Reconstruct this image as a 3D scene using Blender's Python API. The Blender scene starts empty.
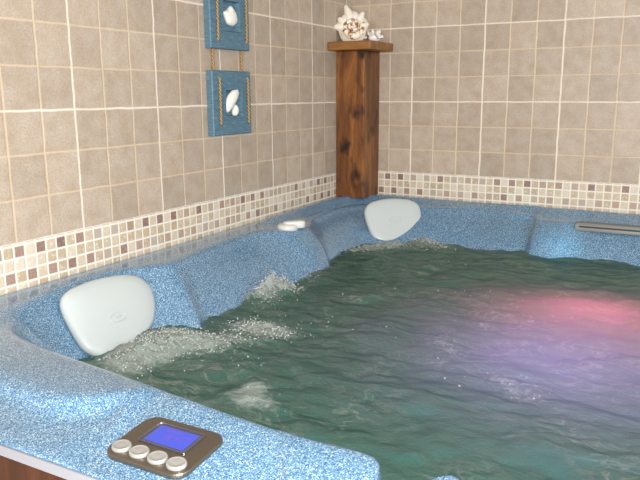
import bpy, bmesh, math, random
from mathutils import Vector, Matrix, noise

random.seed(7)
S = 0.09                 # one small wall tile, metres
ZR = -1.06               # height of the tub rim in tile units (0 = top of the mosaic band)
Z0 = 0.92                # height of the tub rim above the floor, metres
FLOOR = ZR - Z0 / S
D = bpy.data
COL = bpy.context.scene.collection


def T(x, y, z):
    return Vector((x * S, y * S, Z0 + (z - ZR) * S))


# ------------------------------------------------------------------ materials
def mat(name, rough=0.5, color=(0.5, 0.5, 0.5), metal=0.0, spec=0.5):
    m = D.materials.new(name)
    m.use_nodes = True
    b = m.node_tree.nodes['Principled BSDF']
    b.inputs['Base Color'].default_value = (*color, 1)
    b.inputs['Roughness'].default_value = rough
    b.inputs['Metallic'].default_value = metal
    b.inputs['Specular IOR Level'].default_value = spec
    return m


class NT:
    def __init__(s, m):
        s.t = m.node_tree
        s.n = s.t.nodes
        s.bsdf = s.n.get('Principled BSDF')

    def link(s, a, b):
        s.t.links.new(a, b)

    def put(s, sock, v):
        if isinstance(v, (int, float)):
            sock.default_value = v
        elif isinstance(v, tuple):
            sock.default_value = v if len(v) == len(sock.default_value) else (*v, 1)
        else:
            s.link(v, sock)

    def math(s, op, a, b=None, c=None, clamp=False):
        n = s.n.new('ShaderNodeMath')
        n.operation = op
        n.use_clamp = clamp
        s.put(n.inputs[0], a)
        if b is not None:
            s.put(n.inputs[1], b)
        if c is not None:
            s.put(n.inputs[2], c)
        return n.outputs[0]

    def mix(s, f, a, b, mode='MIX'):
        n = s.n.new('ShaderNodeMix')
        n.data_type = 'RGBA'
        n.blend_type = mode
        s.put(n.inputs[0], f)
        s.put(n.inputs[6], a)
        s.put(n.inputs[7], b)
        return n.outputs[2]

    def coord(s, scale=(1, 1, 1), rot=(0, 0, 0), loc=(0, 0, 0)):
        c = s.n.new('ShaderNodeTexCoord')
        mp = s.n.new('ShaderNodeMapping')
        mp.inputs['Scale'].default_value = scale
        mp.inputs['Rotation'].default_value = rot
        mp.inputs['Location'].default_value = loc
        s.link(c.outputs['Object'], mp.inputs['Vector'])
        return mp.outputs['Vector']

    def noise(s, vec, scale, detail=3, rough=0.6, dist=0.0):
        n = s.n.new('ShaderNodeTexNoise')
        s.link(vec, n.inputs['Vector'])
        n.inputs['Scale'].default_value = scale
        n.inputs['Detail'].default_value = detail
        n.inputs['Roughness'].default_value = rough
        n.inputs['Distortion'].default_value = dist
        return n.outputs['Fac']

    def ramp(s, f, stops):
        n = s.n.new('ShaderNodeValToRGB')
        e = n.color_ramp.elements
        while len(e) < len(stops):
            e.new(0.5)
        for el, (p, c) in zip(e, stops):
            el.position = p
            el.color = (*c, 1)
        s.link(f, n.inputs[0])
        return n.outputs[0]

    def white(s, x, y, z=0.0):
        c = s.n.new('ShaderNodeCombineXYZ')
        s.put(c.inputs[0], x)
        s.put(c.inputs[1], y)
        s.put(c.inputs[2], z)
        n = s.n.new('ShaderNodeTexWhiteNoise')
        n.noise_dimensions = '3D'
        s.link(c.outputs[0], n.inputs['Vector'])
        return n.outputs['Value']

    def bump(s, h, strength=0.3, dist=0.002):
        n = s.n.new('ShaderNodeBump')
        n.inputs['Strength'].default_value = strength
        n.inputs['Distance'].default_value = dist
        s.link(h, n.inputs['Height'])
        s.link(n.outputs[0], s.bsdf.inputs['Normal'])
        return n.outputs[0]

    def sep(s, v):
        n = s.n.new('ShaderNodeSeparateXYZ')
        s.link(v, n.inputs[0])
        return n.outputs


def tile_material(name, axis, offset):
    """Beige wall tiles pressed as 3x3 squares with a band of small mosaic at the rim."""
    m = mat(name, 0.42, spec=0.4)
    k = NT(m)
    vec = k.coord((1 / S, 1 / S, 1 / S))
    wob = k.noise(vec, 1.6, 3)
    wob2 = k.noise(k.coord((1 / S, 1 / S, 1 / S), loc=(7, 3, 5)), 1.6, 3)
    x, y, z = k.sep(vec)
    u0 = k.math('ADD', x, offset) if axis == 'x' else k.math('SUBTRACT', k.math('MULTIPLY', y, -1.0), offset)
    u = k.math('ADD', u0, k.math('MULTIPLY', k.math('SUBTRACT', wob, 0.5), 0.075))
    w = k.math('ADD', z, k.math('MULTIPLY', k.math('SUBTRACT', wob2, 0.5), 0.06))

    def near(v, period, half, soft):
        q = k.math('DIVIDE', v, period)
        d = k.math('MULTIPLY', k.math('ABSOLUTE', k.math('SUBTRACT', q, k.math('ROUND', q))), period)
        return k.math('SUBTRACT', 1.0, k.math('DIVIDE', k.math('SUBTRACT', d, half), soft, clamp=True), clamp=True)

    line = k.math('MAXIMUM', near(u, 1.0, 0.012, 0.03), near(w, 1.0, 0.010, 0.028))
    wline = k.math('MAXIMUM', near(u, 3.0, 0.016, 0.028), near(w, 3.0, 0.014, 0.025))
    cu, cw = k.math('FLOOR', u), k.math('FLOOR', w)
    rnd = k.white(cu, cw, 3.3)
    rnd3 = k.white(k.math('FLOOR', k.math('DIVIDE', u, 3.0)), k.math('FLOOR', k.math('DIVIDE', w, 3.0)), 1.7)
    mott = k.noise(vec, 2.2, 4, 0.6)
    fine = k.noise(vec, 20.0, 5, 0.85)
    col = k.ramp(mott, [(0.3, (0.36, 0.285, 0.215)), (0.5, (0.415, 0.345, 0.275)), (0.7, (0.45, 0.39, 0.33))])
    col = k.mix(k.math('MULTIPLY', k.math('SUBTRACT', fine, 0.42, clamp=True), 3.0, clamp=True), col, (0.25, 0.195, 0.15))
    hs = k.n.new('ShaderNodeHueSaturation')
    k.link(col, hs.inputs['Color'])
    k.put(hs.inputs['Value'], k.math('ADD', 0.88, k.math('ADD', k.math('MULTIPLY', rnd, 0.17), k.math('MULTIPLY', rnd3, 0.1))))
    col = hs.outputs[0]
    gvar = k.noise(vec, 0.7, 2)
    tan = k.mix(gvar, (0.52, 0.38, 0.24), (0.70, 0.58, 0.42))
    col = k.mix(k.math('MULTIPLY', line, 0.62), col, tan)
    col = k.mix(k.math('MULTIPLY', wline, k.math('ADD', 0.3, k.math('MULTIPLY', gvar, 0.75), clamp=True)), col, (0.72, 0.67, 0.60))
    # mosaic band
    P = 0.3
    mz = k.math('DIVIDE', k.math('SUBTRACT', k.math('MULTIPLY', z, -1.0), 0.045), P)
    mu = k.math('DIVIDE', u0, P)
    r, c = k.math('FLOOR', mz), k.math('FLOOR', mu)

    def edge(v):
        return k.math('ABSOLUTE', k.math('SUBTRACT', v, k.math('ROUND', v)))
    de = k.math('MINIMUM', edge(mu), edge(mz))
    gm = k.math('SUBTRACT', 1.0, k.math('DIVIDE', k.math('SUBTRACT', de, 0.06), 0.06, clamp=True), clamp=True)
    r1 = k.white(c, r, 0.5)
    r2 = k.white(c, r, 9.5)
    cream = k.ramp(r1, [(0.0, (0.40, 0.31, 0.21)), (0.5, (0.48, 0.40, 0.295)), (1.0, (0.57, 0.51, 0.415))])
    dark = k.ramp(r2, [(0.0, (0.19, 0.115, 0.10)), (0.35, (0.31, 0.20, 0.16)), (0.7, (0.38, 0.28, 0.21)), (1.0, (0.40, 0.35, 0.30))])
    dark = k.mix(k.math('MULTIPLY', k.math('SUBTRACT', k.noise(vec, 14, 2), 0.5, clamp=True), 3.0, clamp=True), dark, (0.42, 0.33, 0.27))
    cream = k.mix(k.math('MULTIPLY', k.math('SUBTRACT', k.noise(vec, 9, 2), 0.52, clamp=True), 3.0, clamp=True), cream, (0.72, 0.66, 0.56))
    par = k.math('MODULO', k.math('ADD', k.math('ADD', c, 400.0), k.math('MULTIPLY', r, 0.5)), 2.0)
    sel = k.math('LESS_THAN', par, 0.5)              # r 0 -> even columns; r 2 -> odd ones; r 1 -> none
    rowok = k.math('SUBTRACT', 1.0, k.math('COMPARE', r, 1.0, 0.1))
    sel = k.math('MULTIPLY', sel, rowok)
    sel = k.math('MULTIPLY', sel, k.math('LESS_THAN', mz, 3.0))
    mos = k.mix(sel, cream, dark)
    mos = k.mix(gm, mos, (0.68, 0.65, 0.59))
    isband = k.math('LESS_THAN', z, 0.0)
    col = k.mix(isband, col, mos)
    k.link(col, k.bsdf.inputs['Base Color'])
    h = k.math('SUBTRACT', 1.0, k.mix(isband, k.math('MAXIMUM', line, wline), gm))
    h = k.math('ADD', h, k.math('MULTIPLY', fine, 0.5))
    k.bump(h, 0.45, 0.0016)
    return m


def acrylic(name):
    m = mat(name, 0.16, spec=0.5)
    k = NT(m)
    v = k.coord()
    vo = k.n.new('ShaderNodeTexVoronoi')
    vo.inputs['Scale'].default_value = 1050
    k.link(v, vo.inputs['Vector'])
    r = k.sep(vo.outputs['Color'])[0]
    vo2 = k.n.new('ShaderNodeTexVoronoi')
    vo2.inputs['Scale'].default_value = 620
    k.link(v, vo2.inputs['Vector'])
    r2 = k.sep(vo2.outputs['Color'])[1]
    f = k.math('ADD', k.math('MULTIPLY', r, 0.62), k.math('MULTIPLY', r2, 0.38))
    col = k.ramp(f, [(0.15, (0.022, 0.072, 0.16)), (0.36, (0.045, 0.135, 0.27)), (0.56, (0.098, 0.22, 0.36)),
                     (0.74, (0.22, 0.36, 0.48)), (0.92, (0.56, 0.70, 0.76))])
    k.link(col, k.bsdf.inputs['Base Color'])
    k.bsdf.inputs['Coat Weight'].default_value = 0.35
    k.bsdf.inputs['Coat Roughness'].default_value = 0.13
    return m


def wood(name, c1, c2, c3, scale=(9, 9, 1.3), sc=2.6, rough=0.42, knots=True):
    m = mat(name, rough, spec=0.35)
    k = NT(m)
    v = k.coord(tuple(q / 0.1 for q in (scale[0] * 0.1, scale[1] * 0.1, scale[2] * 0.1)))
    a = k.noise(v, sc, 6, 0.65, 0.8)
    b = k.noise(v, sc * 6, 3, 0.6)
    f = k.math('ADD', k.math('MULTIPLY', a, 0.8), k.math('MULTIPLY', b, 0.2))
    col = k.ramp(f, [(0.3, c1), (0.5, c2), (0.68, c3)])
    if knots:
        w = k.noise(k.coord((1, 1, 0.6)), 17, 2, 0.5)
        kn = k.math('MULTIPLY', k.math('SUBTRACT', w, 0.56, clamp=True), 7.0, clamp=True)
        col = k.mix(kn, col, (c1[0] * 0.35, c1[1] * 0.35, c1[2] * 0.35))
    k.link(col, k.bsdf.inputs['Base Color'])
    k.bump(b, 0.2, 0.001)
    return m


M = {}
M['tile_left'] = tile_material('tile_left', 'y', 0.58)
M['tile_back'] = tile_material('tile_back', 'x', 0.198)
M['acrylic'] = acrylic('speckled_blue_acrylic')
M['post'] = wood('stained_post_wood', (0.05, 0.018, 0.006), (0.15, 0.053, 0.014), (0.30, 0.12, 0.031))
M['shelf'] = wood('stained_shelf_wood', (0.10, 0.04, 0.012), (0.22, 0.095, 0.028), (0.33, 0.15, 0.045), (1.4, 9, 9), knots=False)
M['cabinet'] = wood('cabinet_wood', (0.028, 0.008, 0.0035), (0.055, 0.016, 0.006), (0.085, 0.027, 0.011), (9, 9, 1.2), knots=False)
M['trim'] = mat('white_trim', 0.4, (0.26, 0.27, 0.31))
M['plaster'] = mat('plaster', 0.8, (0.62, 0.58, 0.52))
M['floor'] = mat('floor_tile', 0.4, (0.38, 0.32, 0.27))

m = M['pillow'] = mat('grey_vinyl_foam', 0.38, (0.46, 0.51, 0.52), spec=0.45)
k = NT(m)
k.bump(k.noise(k.coord(), 900, 2), 0.12, 0.0006)
M['white_plastic'] = mat('white_plastic', 0.3, (0.56, 0.57, 0.56))
M['grey_plastic'] = mat('grey_plastic', 0.5, (0.20, 0.205, 0.20))
M['slot'] = mat('dark_slot', 0.6, (0.012, 0.013, 0.015))
m = M['bronze'] = mat('brushed_bronze', 0.36, (0.17, 0.145, 0.115), metal=0.85)
M['bezel'] = mat('chrome_bezel', 0.2, (0.16, 0.16, 0.19), metal=0.8)
M['button'] = mat('silver_button', 0.36, (0.36, 0.36, 0.35), metal=0.5)

# lit blue screen with a few faint reddish segments
m = M['screen'] = mat('lcd_screen', 0.15, (0.02, 0.03, 0.25))
k = NT(m)
cx = k.n.new('ShaderNodeTexCoord')
gx, gy, gz = k.sep(cx.outputs['Generated'])


def box_mask(x0, x1, y0, y1):
    a = k.math('MULTIPLY', k.math('GREATER_THAN', gx, x0), k.math('LESS_THAN', gx, x1))
    b = k.math('MULTIPLY', k.math('GREATER_THAN', gy, y0), k.math('LESS_THAN', gy, y1))
    return k.math('MULTIPLY', a, b)


mask = None
for q in ((0.22, 0.62, 0.80, 0.88), (0.70, 0.92, 0.62, 0.70), (0.36, 0.50, 0.34, 0.62), (0.58, 0.66, 0.46, 0.58), (0.70, 0.80, 0.36, 0.46)):
    b = box_mask(*q)
    mask = b if mask is None else k.math('MAXIMUM', mask, b)
col = k.mix(k.math('MULTIPLY', mask, 0.65), (0.06, 0.10, 0.50), (0.30, 0.06, 0.22))
k.link(col, k.bsdf.inputs['Emission Color'])
k.bsdf.inputs['Emission Strength'].default_value = 0.62

# blue stained plaque wood, rope, shells
m = M['plaque'] = mat('blue_stained_wood', 0.5, spec=0.3)
k = NT(m)
a = k.noise(k.coord((14, 14, 90)), 3, 4)
col = k.ramp(a, [(0.3, (0.055, 0.115, 0.165)), (0.55, (0.085, 0.165, 0.225)), (0.75, (0.14, 0.235, 0.29))])
k.link(col, k.bsdf.inputs['Base Color'])
m = M['rope'] = mat('jute_rope', 0.8, spec=0.1)
k = NT(m)
wv = k.n.new('ShaderNodeTexWave')
wv.wave_type = 'BANDS'
wv.bands_direction = 'DIAGONAL'
wv.inputs['Scale'].default_value = 60
k.link(k.coord(), wv.inputs['Vector'])
col = k.ramp(wv.outputs['Fac'], [(0.2, (0.20, 0.125, 0.05)), (0.7, (0.40, 0.28, 0.14))])
k.link(col, k.bsdf.inputs['Base Color'])
k.bump(wv.outputs['Fac'], 0.6, 0.002)
M['shell_white'] = mat('white_shell', 0.45, (0.72, 0.71, 0.66))
m = M['conch'] = mat('conch_shell', 0.4, spec=0.4)
k = NT(m)
a = k.noise(k.coord(), 75, 2, 0.5)
b = k.noise(k.coord(loc=(3, 1, 2)), 30, 2, 0.5)
at = k.n.new('ShaderNodeAttribute')
at.attribute_name = 'spots'
spots = k.math('MULTIPLY', k.math('MULTIPLY', k.math('SUBTRACT', a, 0.5, clamp=True), 9.0, clamp=True), at.outputs['Fac'])
base = k.mix(b, (0.74, 0.64, 0.48), (0.76, 0.72, 0.64))
col = k.mix(spots, base, (0.26, 0.10, 0.025))
k.link(col, k.bsdf.inputs['Base Color'])
M['conch_pale'] = mat('pale_spine', 0.45, (0.74, 0.69, 0.60))
m = M['murex'] = mat('frilly_shell', 0.5)
k = NT(m)
at = k.n.new('ShaderNodeAttribute')
at.attribute_name = 'spots'
col = k.mix(at.outputs['Fac'], (0.74, 0.74, 0.74), (0.22, 0.12, 0.14))
k.link(col, k.bsdf.inputs['Base Color'])

# water: turbid, glossy surface; a share passes light from below; foam where the water boils
m = M['water'] = D.materials.new('bubbling_spa_water')
m.use_nodes = True
k = NT(m)
k.n.remove(k.bsdf)
out = k.n['Material Output']
v = k.coord()
at = k.n.new('ShaderNodeAttribute')
at.attribute_name = 'foam'
wn = k.noise(k.coord((22, 34, 10), rot=(0, 0, 0.35)), 1.0, 6, 0.62, 0.6)
wn2 = k.noise(v, 130, 3, 0.6, 0.4)
bp = k.n.new('ShaderNodeBump')
bp.inputs['Strength'].default_value = 0.4
bp.inputs['Distance'].default_value = 0.02
k.link(k.math('ADD', wn, k.math('MULTIPLY', wn2, 0.16)), bp.inputs['Height'])
fm = k.math('MULTIPLY', k.math('SUBTRACT', k.math('ADD', at.outputs['Fac'], k.math('MULTIPLY', k.math('SUBTRACT', k.noise(v, 90, 5, 0.7), 0.5), 1.7)), 0.34), 1.8, clamp=True)
green = k.mix(k.noise(v, 5, 3), (0.020, 0.108, 0.075), (0.034, 0.128, 0.098))
dcol = k.mix(k.math('MULTIPLY', fm, 0.75), green, (0.44, 0.50, 0.48))
rg = k.noise(k.coord((10, 15, 5), rot=(0, 0, -0.3)), 1.3, 4, 0.55, 1.2)
thin = k.math('SUBTRACT', 1.0, k.math('MULTIPLY', k.math('ABSOLUTE', k.math('SUBTRACT', rg, 0.5)), 26.0), clamp=True)
patch = k.math('MULTIPLY', k.math('SUBTRACT', k.noise(v, 4.5, 3, 0.6), 0.42, clamp=True), 4.0, clamp=True)
dcol = k.mix(k.math('MULTIPLY', k.math('MULTIPLY', thin, patch), 0.6), dcol, (0.33, 0.36, 0.32))
dif = k.n.new('ShaderNodeBsdfDiffuse')
k.link(dcol, dif.inputs['Color'])
k.link(bp.outputs[0], dif.inputs['Normal'])
tr = k.n.new('ShaderNodeBsdfTranslucent')
tr.inputs['Color'].default_value = (0.62, 0.62, 0.62, 1)
k.link(bp.outputs[0], tr.inputs['Normal'])
ms = k.n.new('ShaderNodeMixShader')
ms.inputs[0].default_value = 0.3
k.link(dif.outputs[0], ms.inputs[1])
k.link(tr.outputs[0], ms.inputs[2])
gl = k.n.new('ShaderNodeBsdfGlossy')
gl.inputs['Roughness'].default_value = 0.07
k.link(bp.outputs[0], gl.inputs['Normal'])
fr = k.n.new('ShaderNodeFresnel')
fr.inputs['IOR'].default_value = 1.33
k.link(bp.outputs[0], fr.inputs['Normal'])
ms2 = k.n.new('ShaderNodeMixShader')
k.link(k.math('MULTIPLY', k.math('MULTIPLY', fr.outputs[0], 0.2), k.math('SUBTRACT', 1.0, k.math('MULTIPLY', fm, 0.6))), ms2.inputs[0])
k.link(ms.outputs[0], ms2.inputs[1])
k.link(gl.outputs[0], ms2.inputs[2])
k.link(ms2.outputs[0], out.inputs['Surface'])
m = M['foam'] = mat('foam_bubbles', 0.05, (0.62, 0.65, 0.63), spec=0.9)
m.node_tree.nodes['Principled BSDF'].inputs['Alpha'].default_value = 0.6


# ------------------------------------------------------------------ object helpers
def tag(o, label=None, cat=None, group=None, kind=None):
    if label:
        o['label'] = label
    if cat:
        o['category'] = cat
    if group:
        o['group'] = group
    if kind:
        o['kind'] = kind
    return o


def empty(name, loc):
    o = D.objects.new(name, None)
    o.location = loc
    o.empty_display_size = 0.05
    COL.objects.link(o)
    return o


def wloc(o):
    p = Vector(o.location)
    while o.parent:
        o = o.parent
        p = p + Vector(o.location)
    return p


def obj(name, bm, material, parent=None, origin=None, smooth=True, sub=0, bevel=0.0):
    """Link a bmesh given in world coordinates as one object with its origin at `origin`."""
    vs = [v.co for v in bm.verts]
    if origin is None:
        lo = Vector((min(v.x for v in vs), min(v.y for v in vs), min(v.z for v in vs)))
        hi = Vector((max(v.x for v in vs), max(v.y for v in vs), max(v.z for v in vs)))
        origin = Vector(((lo.x + hi.x) / 2, (lo.y + hi.y) / 2, lo.z))
    for v in bm.verts:
        v.co -= origin
    bmesh.ops.recalc_face_normals(bm, faces=bm.faces)
    me = D.meshes.new(name)
    bm.to_mesh(me)
    bm.free()
    for p in me.polygons:
        p.use_smooth = smooth
    me.materials.append(material)
    o = D.objects.new(name, me)
    COL.objects.link(o)
    if parent:
        o.parent = parent
        o.location = origin - wloc(parent)
    else:
        o.location = origin
    if bevel:
        b = o.modifiers.new('bevel', 'BEVEL')
        b.width = bevel
        b.segments = 3
        b.limit_method = 'ANGLE'
        if smooth:
            b.harden_normals = False
    if sub:
        s = o.modifiers.new('sub', 'SUBSURF')
        s.levels = s.render_levels = sub
    return o


def add_box(bm, lo, hi):
    r = bmesh.ops.create_cube(bm, size=1)
    lo, hi = Vector(lo), Vector(hi)
    for v in r['verts']:
        v.co = Vector(((lo.x + hi.x) / 2 + v.co.x * (hi.x - lo.x), (lo.y + hi.y) / 2 + v.co.y * (hi.y - lo.y), (lo.z + hi.z) / 2 + v.co.z * (hi.z - lo.z)))


def box(lo, hi):
    bm = bmesh.new()
    add_box(bm, lo, hi)
    return bm


def tbox(x0, x1, y0, y1, z0, z1):
    return box(T(x0, y0, z0), T(x1, y1, z1))


def add_tube(bm, pts, rad, seg=10, cap=True):
    pts = [Vector(p) for p in pts]
    rings = []
    ref = None
    for i, p in enumerate(pts):
        d = (pts[min(i + 1, len(pts) - 1)] - pts[max(i - 1, 0)]).normalized()
        if ref is None:
            ref = Vector((0, 0, 1)) if abs(d.z) < 0.9 else Vector((1, 0, 0))
        a = d.cross(ref).normalized()
        ref = a.cross(d).normalized()
        r = rad[i] if isinstance(rad, (list, tuple)) else rad
        rings.append([bm.verts.new(p + a * r * math.cos(t) + ref * r * math.sin(t)) for t in [2 * math.pi * j / seg for j in range(seg)]])
    for A, B in zip(rings, rings[1:]):
        for j in range(seg):
            bm.faces.new((A[j], A[(j + 1) % seg], B[(j + 1) % seg], B[j]))
    if cap:
        bm.faces.new(rings[0][::-1])
        bm.faces.new(rings[-1])
    return rings


def catmull(P, t, closed=False):
    n = len(P)
    i = int(math.floor(t))
    f = t - i
    if closed:
        g = [P[(i + q) % n] for q in (-1, 0, 1, 2)]
    else:
        g = [P[max(0, min(n - 1, i + q))] for q in (-1, 0, 1, 2)]
    r = []
    for a, b, c, d in zip(*g):
        m1, m2 = (c - a) * 0.42, (d - b) * 0.42
        r.append((2 * f ** 3 - 3 * f ** 2 + 1) * b + (f ** 3 - 2 * f ** 2 + f) * m1 + (-2 * f ** 3 + 3 * f ** 2) * c + (f ** 3 - f ** 2) * m2)
    return r


def loop_faces(bm, A, B):
    n = len(A)
    for j in range(n):
        bm.faces.new((A[j], A[(j + 1) % n], B[(j + 1) % n], B[j]))


# ------------------------------------------------------------------ room shell
o = obj('wall_left', box(T(0, 0, 0) + Vector((-0.1, -4.2, -T(0, 0, 0).z)), T(0, 0, 0) + Vector((0, 0.0, 2.45 - T(0, 0, 0).z))), M['tile_left'], origin=T(0, 0, 0), smooth=False)
tag(o, kind='structure')
o = obj('wall_back', box(T(0, 0, 0) + Vector((-0.1, 0, -T(0, 0, 0).z)), T(0, 0, 0) + Vector((4.2, 0.1, 2.45 - T(0, 0, 0).z))), M['tile_back'], origin=T(0, 0, 0), smooth=False)
tag(o, kind='structure')
o = obj('floor', box((-0.1, -4.2, -0.1), (4.2, 0.1, 0)), M['floor'], smooth=False)
tag(o, kind='structure')
o = obj('ceiling', box((-0.1, -4.2, 2.45), (4.2, 0.1, 2.55)), M['plaster'], smooth=False)
tag(o, kind='structure')

# ------------------------------------------------------------------ hot tub
XC = 11.35
tub = empty('hot_tub', T(XC, -11.3, FLOOR))
tag(tub, 'large blue speckled hot tub filled with bubbling green water in the tiled corner', 'hot tub')

# stations: O x,y | z at O | f3,z3 | fR,zR | fG,zG | I x,y,z | mid bulge, mid z | W x,y
def st(O, zo, f3, z3, fR, zRr, fG, zG, I, zI, W, mb=0.0, mz=-1.7):
    return (O[0], O[1], zo, f3, z3, fR, zRr, fG, zG, I[0], I[1], zI, mb, mz, W[0], W[1])


PZ = -1.2
H = [
    # near side, from its middle towards the left corner
    st((11.35, -22.37), -1.3, .10, -1.27, .4, -1.2, .75, -1.16, (11.35, -20.42), -1.14, (11.35, -19.9)),
    st((11.2, -22.37), -1.3, .10, -1.27, .4, -1.2, .75, -1.17, (11.12, -20.58), -1.18, (11.1, -19.9)),
    st((11.1, -22.37), -1.3, .10, -1.27, .4, -1.2, .75, -1.2, (10.9, -20.95), -1.26, (10.8, -20.1)),
    st((10.98, -22.37), -1.3, .10, -1.27, .4, -1.19, .75, -1.18, (10.62, -20.9), -1.26, (10.5, -20.1)),
    st((10.85, -22.37), -1.3, .10, -1.26, .4, -1.17, .75, -1.13, (10.36, -20.52), -1.12, (10.2, -19.9)),
    st((10.6, -22.37), -1.3, .10, -1.26, .4, -1.16, .75, -1.125, (9.5, -20.48), -1.125, (9.5, -19.9)),
    st((10.3, -22.37), -1.3, .10, -1.26, .4, -1.16, .75, -1.13, (8.95, -20.45), -1.13, (8.9, -19.9)),
    st((10.08, -22.37), -1.3, .10, -1.31, .4, -1.24, .75, -1.18, (8.72, -20.43), -1.145, (8.6, -19.9)),
    st((8.5, -22.37), -1.3, .10, -1.30, .4, -1.23, .75, -1.17, (7.75, -20.33), -1.14, (7.6, -19.8)),
    st((7.7, -22.37), -1.3, .10, -1.30, .4, -1.23, .75, -1.15, (7.2, -20.28), -1.12, (7.0, -19.7)),
    st((7.0, -22.37), -1.3, .12, -1.30, .45, -1.23, .75, -1.16, (6.78, -20.24), -1.12, (6.5, -19.6)),
    st((6.55, -22.37), -1.3, .50, -1.25, .76, -1.06, .9, -1.08, (6.4, -20.2), -1.11, (6.2, -19.5)),
    st((6.05, -22.37), -1.3, .40, -1.27, .57, -1.03, .8, -1.07, (5.95, -20.13), -1.12, (5.8, -19.4)),
    st((5.5, -22.37), -1.3, 0.33, -1.27, .45, -1.02, .75, -1.08, (5.4, -20.05), -1.12, (5.2, -19.4)),
    st((4.2, -22.37), -1.3, 0.33, -1.27, .45, -1.02, .75, -1.08, (4.1, -19.9), -1.12, (4.0, -19.3)),
    st((3.0, -22.36), -1.3, 0.33, -1.27, .45, -1.02, .75, -1.08, (3.0, -19.72), -1.12, (3.1, -19.1)),
    st((1.7, -22.28), -1.28, .28, -1.18, .46, -1.04, .8, -1.08, (2.2, -19.5), -1.12, (2.7, -18.9)),
    st((0.5, -21.95), -1.22, .15, -1.10, .4, ZR, .8, ZR, (1.72, -19.2), -1.11, (2.4, -18.6)),
    st((0.08, -21.0), -1.12, .12, ZR, .4, ZR, .8, ZR, (1.38, -18.75), -1.10, (2.15, -18.3)),
    # left side
    st((0.03, -19.3), -1.1, .12, ZR, .4, ZR, .8, ZR, (1.1, -18.1), ZR - .02, (2.05, -17.95)),
    st((0.03, -17.6), -1.1, .12, ZR, .4, ZR, .8, ZR, (0.86, -17.2), ZR - .04, (2.0, -17.2)),
    st((0.03, -15.9), -1.1, .12, ZR, .4, ZR, .8, ZR, (0.74, -15.8), ZR - .04, (2.05, -16.0)),
    st((0.03, -15.0), -1.1, .12, ZR, .4, ZR, .8, ZR, (1.0, -14.95), ZR - .03, (2.4, -15.2)),
    st((0.03, -14.1), -1.1, .12, ZR, .4, ZR, .8, ZR, (1.50, -14.1), ZR - .02, (3.0, -14.85), .06),
    st((0.03, -13.3), -1.1, .12, ZR, .4, ZR, .8, ZR, (1.45, -13.3), ZR - .02, (2.7, -14.2)),
    st((0.03, -11.7), -1.1, .12, ZR, .4, ZR, .8, ZR, (1.16, -11.6), ZR - .02, (2.75, -12.5)),
    st((0.03, -10.0), -1.1, .12, ZR, .4, ZR, .8, ZR, (1.08, -10.0), ZR - .02, (2.8, -10.4)),
    st((0.03, -9.0), -1.1, .12, ZR, .4, ZR, .8, ZR, (1.3, -9.0), ZR - .02, (2.95, -9.3), .05),
    st((0.03, -8.3), -1.1, .12, ZR, .28, ZR + .02, .5, ZR - .10, (1.78, -8.35), ZR - .10, (3.05, -8.6), .1),
    st((0.03, -7.5), -1.1, .12, ZR, .22, ZR + .10, .42, ZR - .12, (1.92, -7.4), ZR - .12, (2.95, -7.75), .1),
    st((0.03, -6.6), -1.1, .12, ZR, .26, ZR + .15, .62, ZR - .14, (1.55, -6.5), ZR - .15, (2.6, -7.1)),
    st((0.03, -5.4), -1.1, .12, ZR, .36, ZR + .17, .84, ZR - .22, (1.08, -5.5), ZR - .17, (2.4, -6.1)),
    st((0.03, -3.4), -1.1, .12, ZR, .40, ZR + .17, .88, ZR - .23, (0.92, -3.5), ZR - .17, (2.35, -4.9)),
    st((0.06, -1.4), -1.1, .12, ZR, .45, ZR + .17, .9, ZR - .23, (1.08, -2.3), ZR - .17, (2.55, -4.0)),
    st((0.35, -0.35), -1.1, .12, ZR, .5, ZR + .17, .9, ZR - .23, (1.6, -1.65), ZR - .17, (3.25, -3.3)),
    # back side
    st((1.6, -0.06), -1.1, .12, ZR, .42, ZR + .16, .88, ZR - .23, (2.65, -1.42), ZR - .16, (4.1, -2.9)),
    st((3.4, -0.03), -1.1, .12, ZR, .36, ZR + .13, .86, ZR - .21, (3.95, -1.4), ZR - .14, (4.9, -2.75)),
    st((4.8, -0.03), -1.1, .12, ZR, .36, ZR + .09, .84, ZR - .11, (5.2, -1.25), ZR - .11, (5.8, -2.8)),
    st((6.2, -0.03), -1.1, .12, ZR, .3, ZR + .05, .7, ZR - .05, (6.4, -0.9), ZR - .12, (6.8, -2.85)),
    st((7.4, -0.03), -1.1, .12, ZR, .32, ZR + .09, .78, ZR - .14, (7.5, -1.05), ZR - .15, (7.7, -2.8)),
    st((8.25, -0.03), -1.1, .12, ZR, .32, ZR + .10, .78, ZR - .20, (8.3, -1.15), ZR - .2, (8.3, -2.7)),
    st((8.55, -0.03), -1.1, .12, ZR, .32, ZR + .10, .70, ZR - .20, (8.62, -1.72), ZR - .23, (8.62, -3.0), .42, -1.85),
    st((9.5, -0.03), -1.1, .12, ZR, .32, ZR + .10, .68, ZR - .19, (9.5, -1.78), ZR - .23, (9.5, -2.95), .40, -1.85),
    st((9.95, -0.03), -1.1, .12, ZR, .32, ZR + .08, .70, ZR - .18, (9.95, -1.45), ZR - .24, (9.95, -2.75), .22, -1.8),
    st((10.5, -0.03), -1.1, .12, ZR, .32, ZR + .05, .72, ZR - .15, (10.5, -1.3), ZR - .2, (10.5, -2.6), .18, -1.8),
    st((11.35, -0.03), -1.1, .12, ZR, .32, ZR + .03, .72, ZR - .12, (11.35, -1.3), ZR - .2, (11.35, -2.5), .18, -1.8),
]


def mirror(s):
    s = list(s)
    for i in (0, 9, 14):
        s[i] = 2 * XC - s[i]
    return tuple(s)


STN = H + [mirror(s) for s in H[-2:0:-1]]
SUBS = 8
loop = []
for i in range(len(STN)):
    for q in range(SUBS):
        loop.append(catmull(STN, i + q / SUBS, True))

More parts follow.
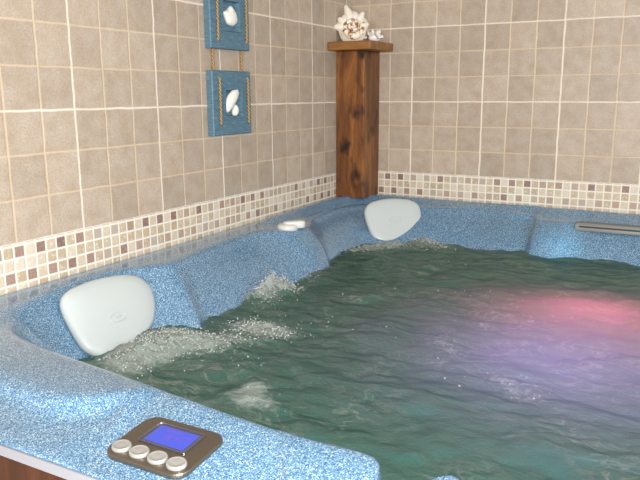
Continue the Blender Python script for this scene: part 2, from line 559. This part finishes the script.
WL = -2.3   # still water level
rows = [[] for _ in range(16)]
wloop = []
C0 = Vector((XC, -11.3))
for L in loop:
    O = Vector((L[0], L[1]))
    I = Vector((L[9], L[10]))
    W = Vector((L[14], L[15]))
    zo, f3, z3, fR, zRr, fG, zG, zI, mb, mz = L[2], L[3], L[4], L[5], L[6], L[7], L[8], L[11], L[12], L[13]
    inw = (I - O).normalized()
    down = W - I

    def add(i, p, z):
        rows[i].append((p.x, p.y, z))
    add(0, O + inw * 0.06, -1.34)
    add(1, O, -1.32)
    add(2, O, zo)
    add(3, O + inw * 0.05, (zo + z3) / 2 + 0.015)
    add(4, O.lerp(I, f3), z3)
    add(5, O.lerp(I, (f3 + fR) / 2), (z3 + zRr) / 2)
    add(6, O.lerp(I, fR), zRr)
    add(7, O.lerp(I, fG), zG)
    add(8, O.lerp(I, 0.94), zI + 0.004)
    add(9, I + down * 0.03, zI - 0.045)
    add(10, I + down * 0.13 + inw * mb * 0.6, zI - 0.22)
    add(11, I + down * 0.5 + inw * mb, mz)
    add(12, W, WL)
    add(13, W + down * 0.35, -3.2)
    q = C0 + (W - C0) * 0.74
    add(14, q, -4.4)
    add(15, C0 + (W - C0) * 0.6, -8.6)
    wloop.append(W + down * 0.06)
bm = bmesh.new()
R = [[bm.verts.new(T(*p)) for p in r] for r in rows]
for A, B in zip(R, R[1:]):
    loop_faces(bm, A, B)
last = R[-1]
n_ = len(last)
for j in range(n_ // 2 - 1):
    bm.faces.new((last[j], last[j + 1], last[n_ - 2 - j], last[n_ - 1 - j]))
shell = obj('shell', bm, M['acrylic'], tub, origin=T(0, 0, FLOOR), sub=2)

# trim strip and wooden cabinet below the lip (rounded rectangle loops)
def outline(inset, z):
    out = []
    for L in loop[::2]:
        O = Vector((L[0], L[1]))
        I = Vector((L[9], L[10]))
        p = O + (I - O).normalized() * inset
        out.append(T(max(p.x, 0.03 + inset), p.y, z))
    return out


def ring(name, ins0, ins1, ztop, zbot, material, bevel=0.0):
    bm = bmesh.new()
    loops = [[bm.verts.new(p) for p in outline(i, z)] for i, z in ((ins0, ztop), (ins0, zbot), (ins1, zbot), (ins1, ztop))]
    for a in range(4):
        loop_faces(bm, loops[a], loops[(a + 1) % 4])
    return obj(name, bm, material, tub, smooth=False)


tag(ring('lip_trim', 0.0, 0.25, -1.34, -1.49, M['trim']), 'pale grey strip under the blue lip')
ring('cabinet', 0.04, 0.3, -1.495, FLOOR, M['cabinet'])


# rounded plates given by local axes
def rrect(w, h, r, seg=6):
    pts = []
    for cx, cy, a0 in ((w / 2 - r, h / 2 - r, 0), (-w / 2 + r, h / 2 - r, 90), (-w / 2 + r, -h / 2 + r, 180), (w / 2 - r, -h / 2 + r, 270)):
        for i in range(seg + 1):
            a = math.radians(a0 + 90 * i / seg)
            pts.append((cx + r * math.cos(a), cy + r * math.sin(a)))
    return pts


def plate(pts, layers, fn):
    """stack of scaled outlines: layers = [(inset scale, height)], fn(x, y, h) -> world point; capped."""
    bm = bmesh.new()
    rings = []
    for sc, h in layers:
        rings.append([bm.verts.new(fn(x * sc, y * sc, h)) for x, y in pts])
    for A, B in zip(rings, rings[1:]):
        loop_faces(bm, A, B)
    bm.faces.new(rings[0][::-1])
    bm.faces.new(rings[-1])
    return bm


# control panel on the near rim
PC = (7.77, -21.50)
PTOP = -1.215
def pf(x, y, h):
    return T(PC[0] + x - 0.02 * y, PC[1] + y - 0.005 * x, PTOP + h + 0.078 * y)


panel = obj('control_panel', plate(rrect(1.34, 1.02, 0.2, 8), [(0.97, -0.06), (1.0, 0.0), (1.0, 0.03), (0.985, 0.045)], pf), M['bronze'], tub, bevel=0.0, smooth=False)
tag(panel, 'bronze control panel with blue screen and four silver buttons')
obj('screen_frame', plate(rrect(0.76, 0.46, 0.03, 3), [(1.06, 0.042), (1.06, 0.062), (1.02, 0.066), (1.0, 0.064), (0.985, 0.046)], lambda x, y, h: pf(x - 0.01, y + 0.145, h)), M['bezel'], panel, smooth=False)
scr = obj('screen', plate(rrect(0.66, 0.37, 0.015, 2), [(1, 0.04), (1, 0.052)], lambda x, y, h: pf(x - 0.01, y + 0.145, h)), M['screen'], panel, smooth=False)
tag(scr, 'lit blue display with faint reddish marks')
for i in range(4):
    bx = -0.475 + 0.31 * i
    el = [(0.145 * math.cos(a), 0.125 * math.sin(a)) for a in [2 * math.pi * j / 28 for j in range(28)]]
    b = obj('button', plate(el, [(0.98, 0.04), (1.0, 0.065), (0.92, 0.092), (0.84, 0.098), (0.78, 0.092), (0.4, 0.10)], lambda x, y, h: pf(x + bx, y - 0.32, h)), M['button'], panel)

# diverter handle in the dish on the far left rim
KC = (1.47, -8.0)
KZ = ZR - 0.11
def kf(x, y, h):
    a = math.radians(38)
    return T(KC[0] + x * math.cos(a) - y * math.sin(a), KC[1] + x * math.sin(a) + y * math.cos(a), KZ + h)


el = [(0.36 * math.cos(a), 0.36 * math.sin(a)) for a in [2 * math.pi * j / 32 for j in range(32)]]
knob = obj('diverter_knob', plate(el, [(1.02, -0.06), (1.0, 0.08), (0.9, 0.15), (0.7, 0.17), (0.4, 0.18)], kf), M['white_plastic'], tub)
tag(knob, 'white round diverter knob with lever')
lev = [(x, y) for x, y in rrect(0.78, 0.34, 0.16, 6)]
obj('lever', plate(lev, [(0.95, 0.02), (1.0, 0.08), (1.0, 0.20), (0.93, 0.25), (0.75, 0.27)], lambda x, y, h: kf(x + 0.22, y, h - 0.06 * max(0, -x))), M['white_plastic'], knob)

# waterfall spout on the far side
def wf(x, y, h):      # x along wall, y up, h out of the wall
    return T(XC + x, -1.66 - h + 0.25 * y, -1.42 + y)


sp = obj('waterfall_spout', plate(rrect(2.95, 0.27, 0.12, 6), [(1.0, -0.25), (1.0, 0.06), (0.985, 0.11), (0.96, 0.12)], wf), M['grey_plastic'], tub)
tag(sp, 'long grey plastic waterfall spout with a dark slit')
obj('slit', plate(rrect(2.6, 0.055, 0.02, 3), [(1, 0.10), (1, 0.128)], lambda x, y, h: wf(x, y + 0.01, h)), M['slot'], sp, smooth=False)


# ------------------------------------------------------------------ pillows
def pillow(center, nvec, outl, label, ex=0.03, ey=-0.06):
    n = Vector(nvec).normalized()
    h = Vector((n.x, n.y, 0)).normalized()
    a = Vector((0, 0, 1)).cross(h)
    b = n.cross(a)
    c = Vector(center)

    def f(x, y, hgt):
        p = c + a * x + b * y + n * hgt
        return T(*p)
    dense = []
    N = len(outl)
    for i in range(N):
        for q in range(5):
            dense.append(tuple(catmull(outl, i + q / 5, True)))
    root = empty('headrest_pillow', f(0, -0.9, 0))
    tag(root, label, 'headrest')
    bm = plate(dense, [(0.90, -0.22), (0.97, -0.17), (1.0, -0.08), (0.992, 0.0), (0.965, 0.045), (0.90, 0.085), (0.7, 0.12), (0.4, 0.14), (0.1, 0.145)], f)
    obj('cushion', bm, M['pillow'], root)
    bm = bmesh.new()
    pts = [f(ex + 0.24 * math.cos(t), ey + 0.11 * math.sin(t), 0.146) for t in [2 * math.pi * j / 28 for j in range(29)]]
    add_tube(bm, pts, 0.0014, 6)
    pts = [f(ex + x, ey + y, 0.146) for x, y in ((-0.10, -0.02), (-0.04, 0.03), (0.01, -0.015), (0.05, 0.02), (0.10, 0.0))]
    add_tube(bm, pts, 0.001, 6)
    obj('emblem', bm, M['pillow'], root)
    return root


pillow((1.71, -16.36, -1.685), (1, 0, .85),
       [(-1.22, .60), (-0.86, .84), (0.0, .90), (.82, .80), (1.28, .60), (1.42, .24), (1.25, -.20), (.85, -.63), (.28, -.90), (-.40, -.98), (-1.05, -.90), (-1.33, -.58), (-1.34, .0)],
       'grey headrest pillow nearest the control panel, foam washing over its lower edge', -0.17, -0.24)
pillow((3.10, -2.53, -1.60), (.65, -.75, .65),
       [(-1.14, .42), (-.84, .78), (-.08, .92), (.80, .84), (1.20, .54), (1.17, -.16), (.92, -.58), (.36, -.98), (-.30, -1.14), (-.92, -.76), (-1.11, -.18)],
       'grey headrest pillow in the far corner below the brown wooden post')

# ------------------------------------------------------------------ water
foam_spots = [  # x, y, radius, strength, rise
    (3.0, -16.9, .6, .9, .09), (3.05, -16.2, .8, .95, .12), (3.7, -15.9, .8, .75, .08), (3.4, -17.7, .6, .75, .03), (2.75, -17.5, .4, .8, .03),
    (4.3, -15.5, .7, .45, .04), (6.4, -17.75, .42, .75, .0), (6.35, -17.3, .35, .6, .0), (6.95, -17.85, .35, .55, .0), (5.6, -16.6, .5, .35, 0),
    (4.6, -14.3, .55, .65, .04), (5.1, -14.35, .6, .6, .03), (3.95, -14.3, .5, .5, .05), (4.2, -13.6, .6, .35, .02),
    (2.9, -11.3, .5, .9, .34), (2.75, -12.0, .45, .85, .26), (3.35, -11.1, .4, .75, .14), (3.3, -12.2, .5, .5, .05),
    (3.75, -4.1, .55, .8, .1), (3.1, -4.7, .6, .75, .06), (4.7, -3.3, .55, .8, .16), (2.7, -5.4, .5, .6, .04), (5.4, -3.5, .5, .5, .06),
    (6.0, -5.6, .6, .4, .0), (7.0, -6.0, .6, .36, .0), (3.3, -8.4, .4, .5, .02), (2.9, -9.4, .5, .5, .05),
    (8.6, -12.9, .5, .42, 0), (9.2, -13.5, .45, .40, 0), (10.6, -14.6, .6, .38, 0), (11.2, -15.2, .5, .36, 0), (9.0, -14.4, .5, .36, 0),
    (5.2, -10.8, .6, .35, 0), (5.9, -13.0, .5, .36, 0), (7.2, -13.2, .5, .32, 0), (8.0, -8.5, .8, .22, 0), (6.5, -9.4, .9, .25, 0),
]


def wave(x, y):
    p = Vector((x * 0.33 + 3, y * 0.52, 0.0))
    a = noise.fractal(p, 1.0, 2.0, 3)
    p2 = Vector((x * 0.9 + y * 0.3, y * 1.5 - x * 0.25, 4.0))
    b = noise.turbulence(p2, 3, False)
    p3 = Vector((x * 2.6, y * 3.4, 9.0))
    c = noise.noise(p3)
    return 0.10 * a + 0.09 * (b - 0.5) + 0.022 * c


def foam_at(x, y):
    f = 0.0
    rise = 0.0
    for fx, fy, r, s, up in foam_spots:
        d2 = ((x - fx) ** 2 + (y - fy) ** 2) / (r * r)
        if d2 < 6:
            g = math.exp(-d2)
            f += s * g
            rise += up * g
    # long streaks of froth
    q = noise.noise(Vector((x * 0.55 + 1.5 * noise.noise(Vector((x * .4, y * .4, 2))), y * 1.1 - x * 0.35, 17.0)))
    w = noise.noise(Vector((x * .25, y * .25, 31.0)))
    st_ = max(0.0, 1 - abs(q) * 9) * max(0.0, w + 0.25)
    return min(1.0, f + 0.6 * st_), rise


poly = [(p.x, p.y) for p in wloop[::2]]


def inside(x, y):
    c = False
    n = len(poly)
    j = n - 1
    for i in range(n):
        xi, yi = poly[i]
        xj, yj = poly[j]
        if (yi > y) != (yj > y) and x < (xj - xi) * (y - yi) / (yj - yi) + xi:
            c = not c
        j = i
    return c


def surface_z(x, y):
    f, up = foam_at(x, y)
    z = WL + wave(x, y) + up
    if up > 0.02:
        z += up * 0.9 * noise.noise(Vector((x * 5, y * 5, 3.0))) + min(up, .2) * 0.5 * noise.noise(Vector((x * 11, y * 11, 3.0)))
    return z, f


bm = bmesh.new()
fl = bm.verts.layers.float.new('foam')
step = 0.075
grid = {}
X0, Y0 = 1.2, -20.4
NX, NY = int(20.4 / step), int(19.0 / step)
ok = {}
# even-odd scan, row by row
for j in range(NY):
    y = Y0 + j * step
    xs = []
    n = len(poly)
    for i in range(n):
        xi, yi = poly[i]
        xj, yj = poly[i - 1]
        if (yi > y) != (yj > y):
            xs.append((xj - xi) * (y - yi) / (yj - yi) + xi)
    xs.sort()
    for i in range(NX):
        x = X0 + i * step
        if sum(1 for q in xs if q < x) % 2:
            z, f = surface_z(x, y)
            v = bm.verts.new(T(x, y, z))
            v[fl] = f
            grid[i, j] = v
for (i, j), v in list(grid.items()):
    try:
        bm.faces.new((v, grid[i + 1, j], grid[i + 1, j + 1], grid[i, j + 1]))
    except KeyError:
        pass
bmesh.ops.delete(bm, geom=[v for v in bm.verts if not v.link_faces], context='VERTS')
o = obj('spa_water', bm, M['water'], origin=T(XC, -11.3, WL))
tag(o, 'murky green swirling water filling the blue hot tub, glowing pink on one side', 'water', kind='stuff')

# froth: small bubbles and drops thrown up where the jets boil
base = bmesh.new()
bmesh.ops.create_icosphere(base, subdivisions=1, radius=1)
bv = [v.co.copy() for v in base.verts]
bf = [[v.index for v in f.verts] for f in base.faces]
base.free()
verts, faces = [], []
for fx, fy, r, s, up in foam_spots:
    cnt = int((15 + 2600 * max(0, up - .02) ** .6) * r)
    for q in range(cnt):
        x = random.gauss(fx, r * 0.62)
        y = random.gauss(fy, r * 0.62)
        if not inside(x, y):
            continue
        z, f = surface_z(x, y)
        rad = random.choice((.005, .006, .008, .010, .012, .015, .020))
        z += random.random() ** 3 * (0.03 + up * 0.5)
        k0 = len(verts)
        c = T(x, y, z)
        for v in bv:
            verts.append(c + v * rad * S)
        for f_ in bf:
            faces.append([k0 + e for e in f_])
me = D.meshes.new('foam')
org = T(3, -11, WL)
me.from_pydata([v - org for v in verts], [], faces)
for p in me.polygons:
    p.use_smooth = True
me.materials.append(M['foam'])
o = D.objects.new('foam', me)
o.location = org
COL.objects.link(o)
tag(o, 'whitish froth and tiny bubbles where the jets break the green water', 'foam', kind='stuff')

# ------------------------------------------------------------------ wooden post and shelf
PB = ZR + 0.05
stand = empty('wooden_post', T(0.7, -0.8, PB))
tag(stand, 'dark stained wooden post with flat shelf top in the tiled corner behind the tub', 'post')
obj('post', tbox(0.03, 1.32, -1.6, -0.03, PB, 5.06), M['post'], stand, smooth=False, bevel=0.003)
obj('shelf_top', tbox(0.03, 1.93, -2.36, -0.03, 5.06, 5.40), M['shelf'], stand, smooth=False, bevel=0.005)
ST = 5.40


# ------------------------------------------------------------------ spiny conch on the shelf
def finish_spots(o, fn):
    a = o.data.attributes.new('spots', 'FLOAT', 'POINT')
    for i, v in enumerate(o.data.vertices):
        a.data[i].value = fn(v.co)


cc = Vector((0.66, -1.35, 5.40 + 0.615))
ax = Vector((0.42, -0.88, 0.16)).normalized()          # the spire points to the room
rt = Vector((0, 0, 1)).cross(-ax).normalized() * -1
rt = Vector((-ax.y, ax.x, 0)).normalized() * 1
if rt.x < 0:
    rt = -rt
upv = rt.cross(ax).normalized()
if upv.z < 0:
    upv = -upv


def cp(r, ang, d):
    p = cc + rt * (r * math.cos(ang)) + upv * (r * math.sin(ang)) + ax * d
    return T(*p)


bm = bmesh.new()
rings = []
turns = 3.1
NS = 130
for i in range(NS + 1):
    t = i / NS
    th = 2 * math.pi * turns * t
    r = 0.45 * math.exp(-1.35 * turns * t * 0.62)
    tr_ = 0.40 * r + 0.012
    d0 = -0.10 + 0.42 * (1 - r / 0.45) ** 1.2
    ring_ = []
    nod = 0.10 * max(0.0, math.sin(th * 4.5)) ** 2
    for j in range(14):
        a = 2 * math.pi * j / 14
        rr = r + tr_ * math.cos(a) * (1 + (nod if math.cos(a) > 0.2 else 0))
        dd = d0 + tr_ * 0.9 * math.sin(a)
        ring_.append(bm.verts.new(cp(rr, -th + 0.4, dd)))
    rings.append(ring_)
for A, B in zip(rings, rings[1:]):
    loop_faces(bm, A, B)
bm.faces.new(rings[0][::-1])
bm.faces.new(rings[-1])
# body whorl behind
body = []
for i in range(10):
    t = i / 9
    rad_ = 0.60 * math.cos(t * 1.35) + 0.03
    body.append([bm.verts.new(cp(rad_ * (1 + 0.06 * math.sin(a * 5)), a, -0.05 - 0.85 * t)) for a in [2 * math.pi * j / 28 for j in range(28)]])
for A, B in zip(body, body[1:]):
    loop_faces(bm, A, B)
bm.faces.new(body[0][::-1])
bm.faces.new(body[-1])
conch = obj('conch_shell', bm, M['conch'])
lc = conch.location.copy()
finish_spots(conch, lambda co: 1.0 if ((co + lc) - T(*(cc + ax * 0.1))).length < 0.5 * S else 0.15)
tag(conch, 'large cream spiny spiral shell on top of the wooden post shelf', 'seashell')
for ang, ln, wd in ((106, .40, .19), (52, .22, .15), (146, .16, .16), (176, .26, .17), (10, .12, .13), (80, .08, .15), (128, .06, .14)):
    a = math.radians(ang)
    bm = bmesh.new()
    add_tube(bm, [cp(0.36, a, -0.14), cp(0.52, a, -0.12), cp(0.55 + ln * .5, a + .03, -0.08), cp(0.55 + ln * .9, a + .05, -0.05), cp(0.55 + ln, a + .06, -0.04)],
             [wd * S * 1.5, wd * S * 1.15, wd * S * 0.75, wd * S * .42, wd * S * .12], 10)
    s_ = obj('spine', bm, M['conch_pale'], conch)

# frilly little shell beside it
mc = Vector((1.42, -0.95, 5.40 + 0.17))
bm = bmesh.new()
r = bmesh.ops.create_icosphere(bm, subdivisions=3, radius=1)
for v in r['verts']:
    n_ = noise.noise(v.co * 3) * 0.15
    v.co = T(mc.x + v.co.x * (0.30 + n_ * .3), mc.y + v.co.y * 0.2, mc.z + v.co.z * (0.165 + n_ * .1))
mur = obj('murex_shell', bm, M['murex'])
finish_spots(mur, lambda co: 1.0 if co.x < -0.010 else 0.0)
tag(mur, 'small white frilly shell beside the spiny conch on the wooden shelf', 'seashell')
rs = random.Random(4)
for q in range(22):
    a = rs.uniform(0, math.pi)
    b_ = rs.uniform(-0.9, 0.9)
    d = Vector((math.cos(a) * 1.1, b_ * 0.5 - 0.25, math.sin(a)))
    p0 = mc + Vector((d.x * 0.22, d.y * 0.15, d.z * 0.10))
    L_ = rs.uniform(0.14, 0.27)
    p1 = p0 + d.normalized() * L_ * 0.6
    p2 = p0 + d.normalized() * L_ + Vector((rs.uniform(-.04, .04), 0, rs.uniform(-.02, .04)))
    bm = bmesh.new()
    add_tube(bm, [T(*p0), T(*p1), T(*p2)], [0.062 * S, 0.05 * S, 0.03 * S], 7)
    obj('frill', bm, M['shell_white'], mur)

# ------------------------------------------------------------------ rope hung plaques on the left wall
hang = empty('wall_hanging', T(0.05, -9.27, 2.06))
tag(hang, 'pair of blue wooden plaques with white shells hung one above the other on rope', 'wall decoration')


def frame_bm(y0, y1, z0, z1, iy0, iy1, iz0, iz1, x0, x1, xi):
    """board with a stepped recess in its face"""
    bm = bmesh.new()
    def rect(a, b, c, d, x):
        return [bm.verts.new(T(x, a, c)), bm.verts.new(T(x, b, c)), bm.verts.new(T(x, b, d)), bm.verts.new(T(x, a, d))]
    e = 0.05
    loops = [rect(y0, y1, z0, z1, x0), rect(y0, y1, z0, z1, x1 - .03), rect(y0 + .03, y1 - .03, z0 + .03, z1 - .03, x1),
             rect(iy0, iy1, iz0, iz1, x1), rect(iy0, iy1, iz0, iz1, x1 + .075), rect(iy0 + e, iy1 - e, iz0 + e, iz1 - e, x1 + .075),
             rect(iy0 + e + .03, iy1 - e - .03, iz0 + e + .03, iz1 - e - .03, xi)]
    for A, B in zip(loops, loops[1:]):
        loop_faces(bm, A, B)
    bm.faces.new(loops[0][::-1])
    bm.faces.new(loops[-1])
    return bm


def plaque(z0, z1, label):
    p = obj('plaque', frame_bm(-10.32, -8.22, z0, z1, -9.78, -8.80, z0 + .55, z1 - .55, 0.02, 0.24, 0.16), M['plaque'], hang, smooth=False)
    tag(p, label)
    return p


def blob(cx_, cy_, cz_, pts, thick):
    """domed shell lying on the plaque; pts (y, z) outline"""
    dense = []
    for i in range(len(pts)):
        for q in range(4):
            dense.append(tuple(catmull(pts, i + q / 4, True)))
    return plate(dense, [(1.0, 0.0), (0.97, thick * .45), (0.8, thick * .8), (0.5, thick), (0.12, thick * 1.05)], lambda y, z, h: T(cx_ + h, cy_ + y, cz_ + z))


p_low = plaque(2.06, 4.08, 'lower plaque with a long white shell and a small one')
bm = bmesh.new()
add_tube(bm, [T(0.25, -9.66, 2.78), T(0.26, -9.63, 2.86), T(0.27, -9.55, 3.00), T(0.27, -9.40, 3.17), T(0.27, -9.22, 3.32), T(0.26, -9.06, 3.43), T(0.25, -9.0, 3.48)],
         [0.04 * S, 0.13 * S, 0.19 * S, 0.215 * S, 0.19 * S, 0.12 * S, 0.03 * S], 14)
for v in bm.verts:                      # flattened against the board
    v.co.x = T(0.27, 0, 0).x + (v.co.x - T(0.27, 0, 0).x) * 0.6
obj('seashell', bm, M['shell_white'], p_low)
obj('seashell', blob(0.19, -9.14, 2.82, [(-.15, .0), (-.10, -.15), (.04, -.17), (.15, -.04), (.13, .12), (.0, .20)], .13), M['shell_white'], p_low)
p_up = plaque(4.74, 6.80, 'upper plaque with a rounded white scallop shell')
obj('seashell', blob(0.16, -9.27, 5.76, [(-.36, .08), (-.12, .18), (.08, .32), (.34, .10), (.40, -.16), (.18, -.30), (-.10, -.26), (-.24, -.10)], .16), M['shell_white'], p_up)

def rope_pts(y):
    # behind the boards, out through a hole, down the face and back in
    z = 8.2
    pts = [(0.06, y, z), (0.06, y, 6.62), (0.28, y, 6.50), (0.28, y, 5.04), (0.2, y, 4.96), (0.07, y - .03, 4.78), (0.07, y - .03, 4.04), (0.2, y, 3.88), (0.28, y, 3.80), (0.28, y, 2.40), (0.16, y, 2.32)]
    out = []
    for (a, b) in zip(pts, pts[1:]):
        n_ = max(1, int(abs(a[2] - b[2]) / 0.06))
        for i in range(n_):
            f = i / n_
            out.append(T(a[0] + (b[0] - a[0]) * f + 0.012 * math.sin(40 * (a[2] + (b[2] - a[2]) * f)), a[1] + (b[1] - a[1]) * f + 0.01 * math.sin(31 * (a[2] + (b[2] - a[2]) * f)), a[2] + (b[2] - a[2]) * f))
    return out


for y in (-9.98, -8.44):
    bm = bmesh.new()
    add_tube(bm, rope_pts(y), 0.043 * S, 8)
    obj('rope', bm, M['rope'], hang)

# ------------------------------------------------------------------ light
def area(name, loc, rot, size, power, color, size_y=None):
    l = D.lights.new(name, 'AREA')
    l.size = size
    if size_y:
        l.shape = 'RECTANGLE'
        l.size_y = size_y
    l.energy = power
    l.color = color
    o = D.objects.new(name, l)
    o.location = loc
    o.rotation_euler = rot
    COL.objects.link(o)
    return o


def look(o, target):
    d = Vector(target) - o.location
    o.rotation_euler = d.to_track_quat('-Z', 'Y').to_euler()


CAM = T(13.58661773, -27.84199922, 3.34560067)
r_ = Vector((0.87773797, 0.47911697, -0.00479431))
u_ = Vector((-0.09532788, 0.18442835, 0.97821203))
f_ = Vector((-0.4695622, 0.85815681, -0.20755297))

fl_ = area('camera_flash', CAM + r_ * 0.03 + u_ * 0.05, (0, 0, 0), 0.035, 27.0, (1.0, 0.97, 0.93))
look(fl_, CAM + f_ * 2 + u_ * 0.05)
ce = area('ceiling_fill', (1.6, -1.7, 2.42), (0, 0, 0), 0.7, 1.2, (1.0, 0.93, 0.82))  # weak overhead fill, added for ambient light; no real fixture
wi = area('window_daylight', (3.9, -1.2, 1.7), (0, 0, 0), 1.0, 30.0, (0.86, 0.93, 1.0))
look(wi, (0.6, -0.6, 1.1))
fill_ = area('fill_behind_camera', (2.0, -4.1, 1.3), (0, 0, 0), 2.2, 92.0, (1.0, 0.96, 0.90), 1.1)  # soft fill added behind the camera to favour upright surfaces; no real window
look(fill_, (0.9, 0, 1.2))

# spots: pink and violet tub lamps under the water, plus an added cyan fill
def spot(name, loc, target, power, color, ang, blend=0.9, size=0.05):
    l = D.lights.new(name, 'SPOT')
    l.energy = power
    l.color = color
    l.spot_size = math.radians(ang)
    l.spot_blend = blend
    l.shadow_soft_size = size
    o = D.objects.new(name, l)
    o.location = loc
    COL.objects.link(o)
    look(o, target)
    return o


spot('cyan_patch_fill', T(11.6, -5.6, -1.7), T(9.15, -2.0, -1.8), 2.6, (0.35, 0.95, 1.0), 34, 1.0, 0.02)  # added spot in open air that tints the wall beside the spout; no fixture
spot('tub_lamp_pink', T(11.6, -8.7, -4.6), T(11.6, -9.8, WL), 7.0, (1.0, 0.22, 0.34), 160)
spot('tub_lamp_violet', T(11.3, -12.9, -5.6), T(11.8, -12.8, WL), 9.0, (0.52, 0.36, 0.95), 168)

w = D.worlds.new('room_ambient')
bpy.context.scene.world = w
w.use_nodes = True
bg = w.node_tree.nodes['Background']
bg.inputs['Color'].default_value = (0.92, 0.93, 1.0, 1)
bg.inputs['Strength'].default_value = 0.28

# ------------------------------------------------------------------ camera
cam = D.cameras.new('camera')
cam.sensor_width = 36
cam.lens = 688.879 / 640 * 36
cam.clip_start = 0.01
co = D.objects.new('camera', cam)
rot = Matrix((r_, u_, -f_)).transposed()
co.matrix_world = Matrix.Translation(CAM) @ rot.to_4x4()
COL.objects.link(co)
sc = bpy.context.scene
sc.camera = co
sc.view_settings.view_transform = 'Standard'
sc.view_settings.look = 'None'
sc.view_settings.gamma = 1
sc.view_settings.exposure = 0.0
sc.view_settings.use_curve_mapping = False
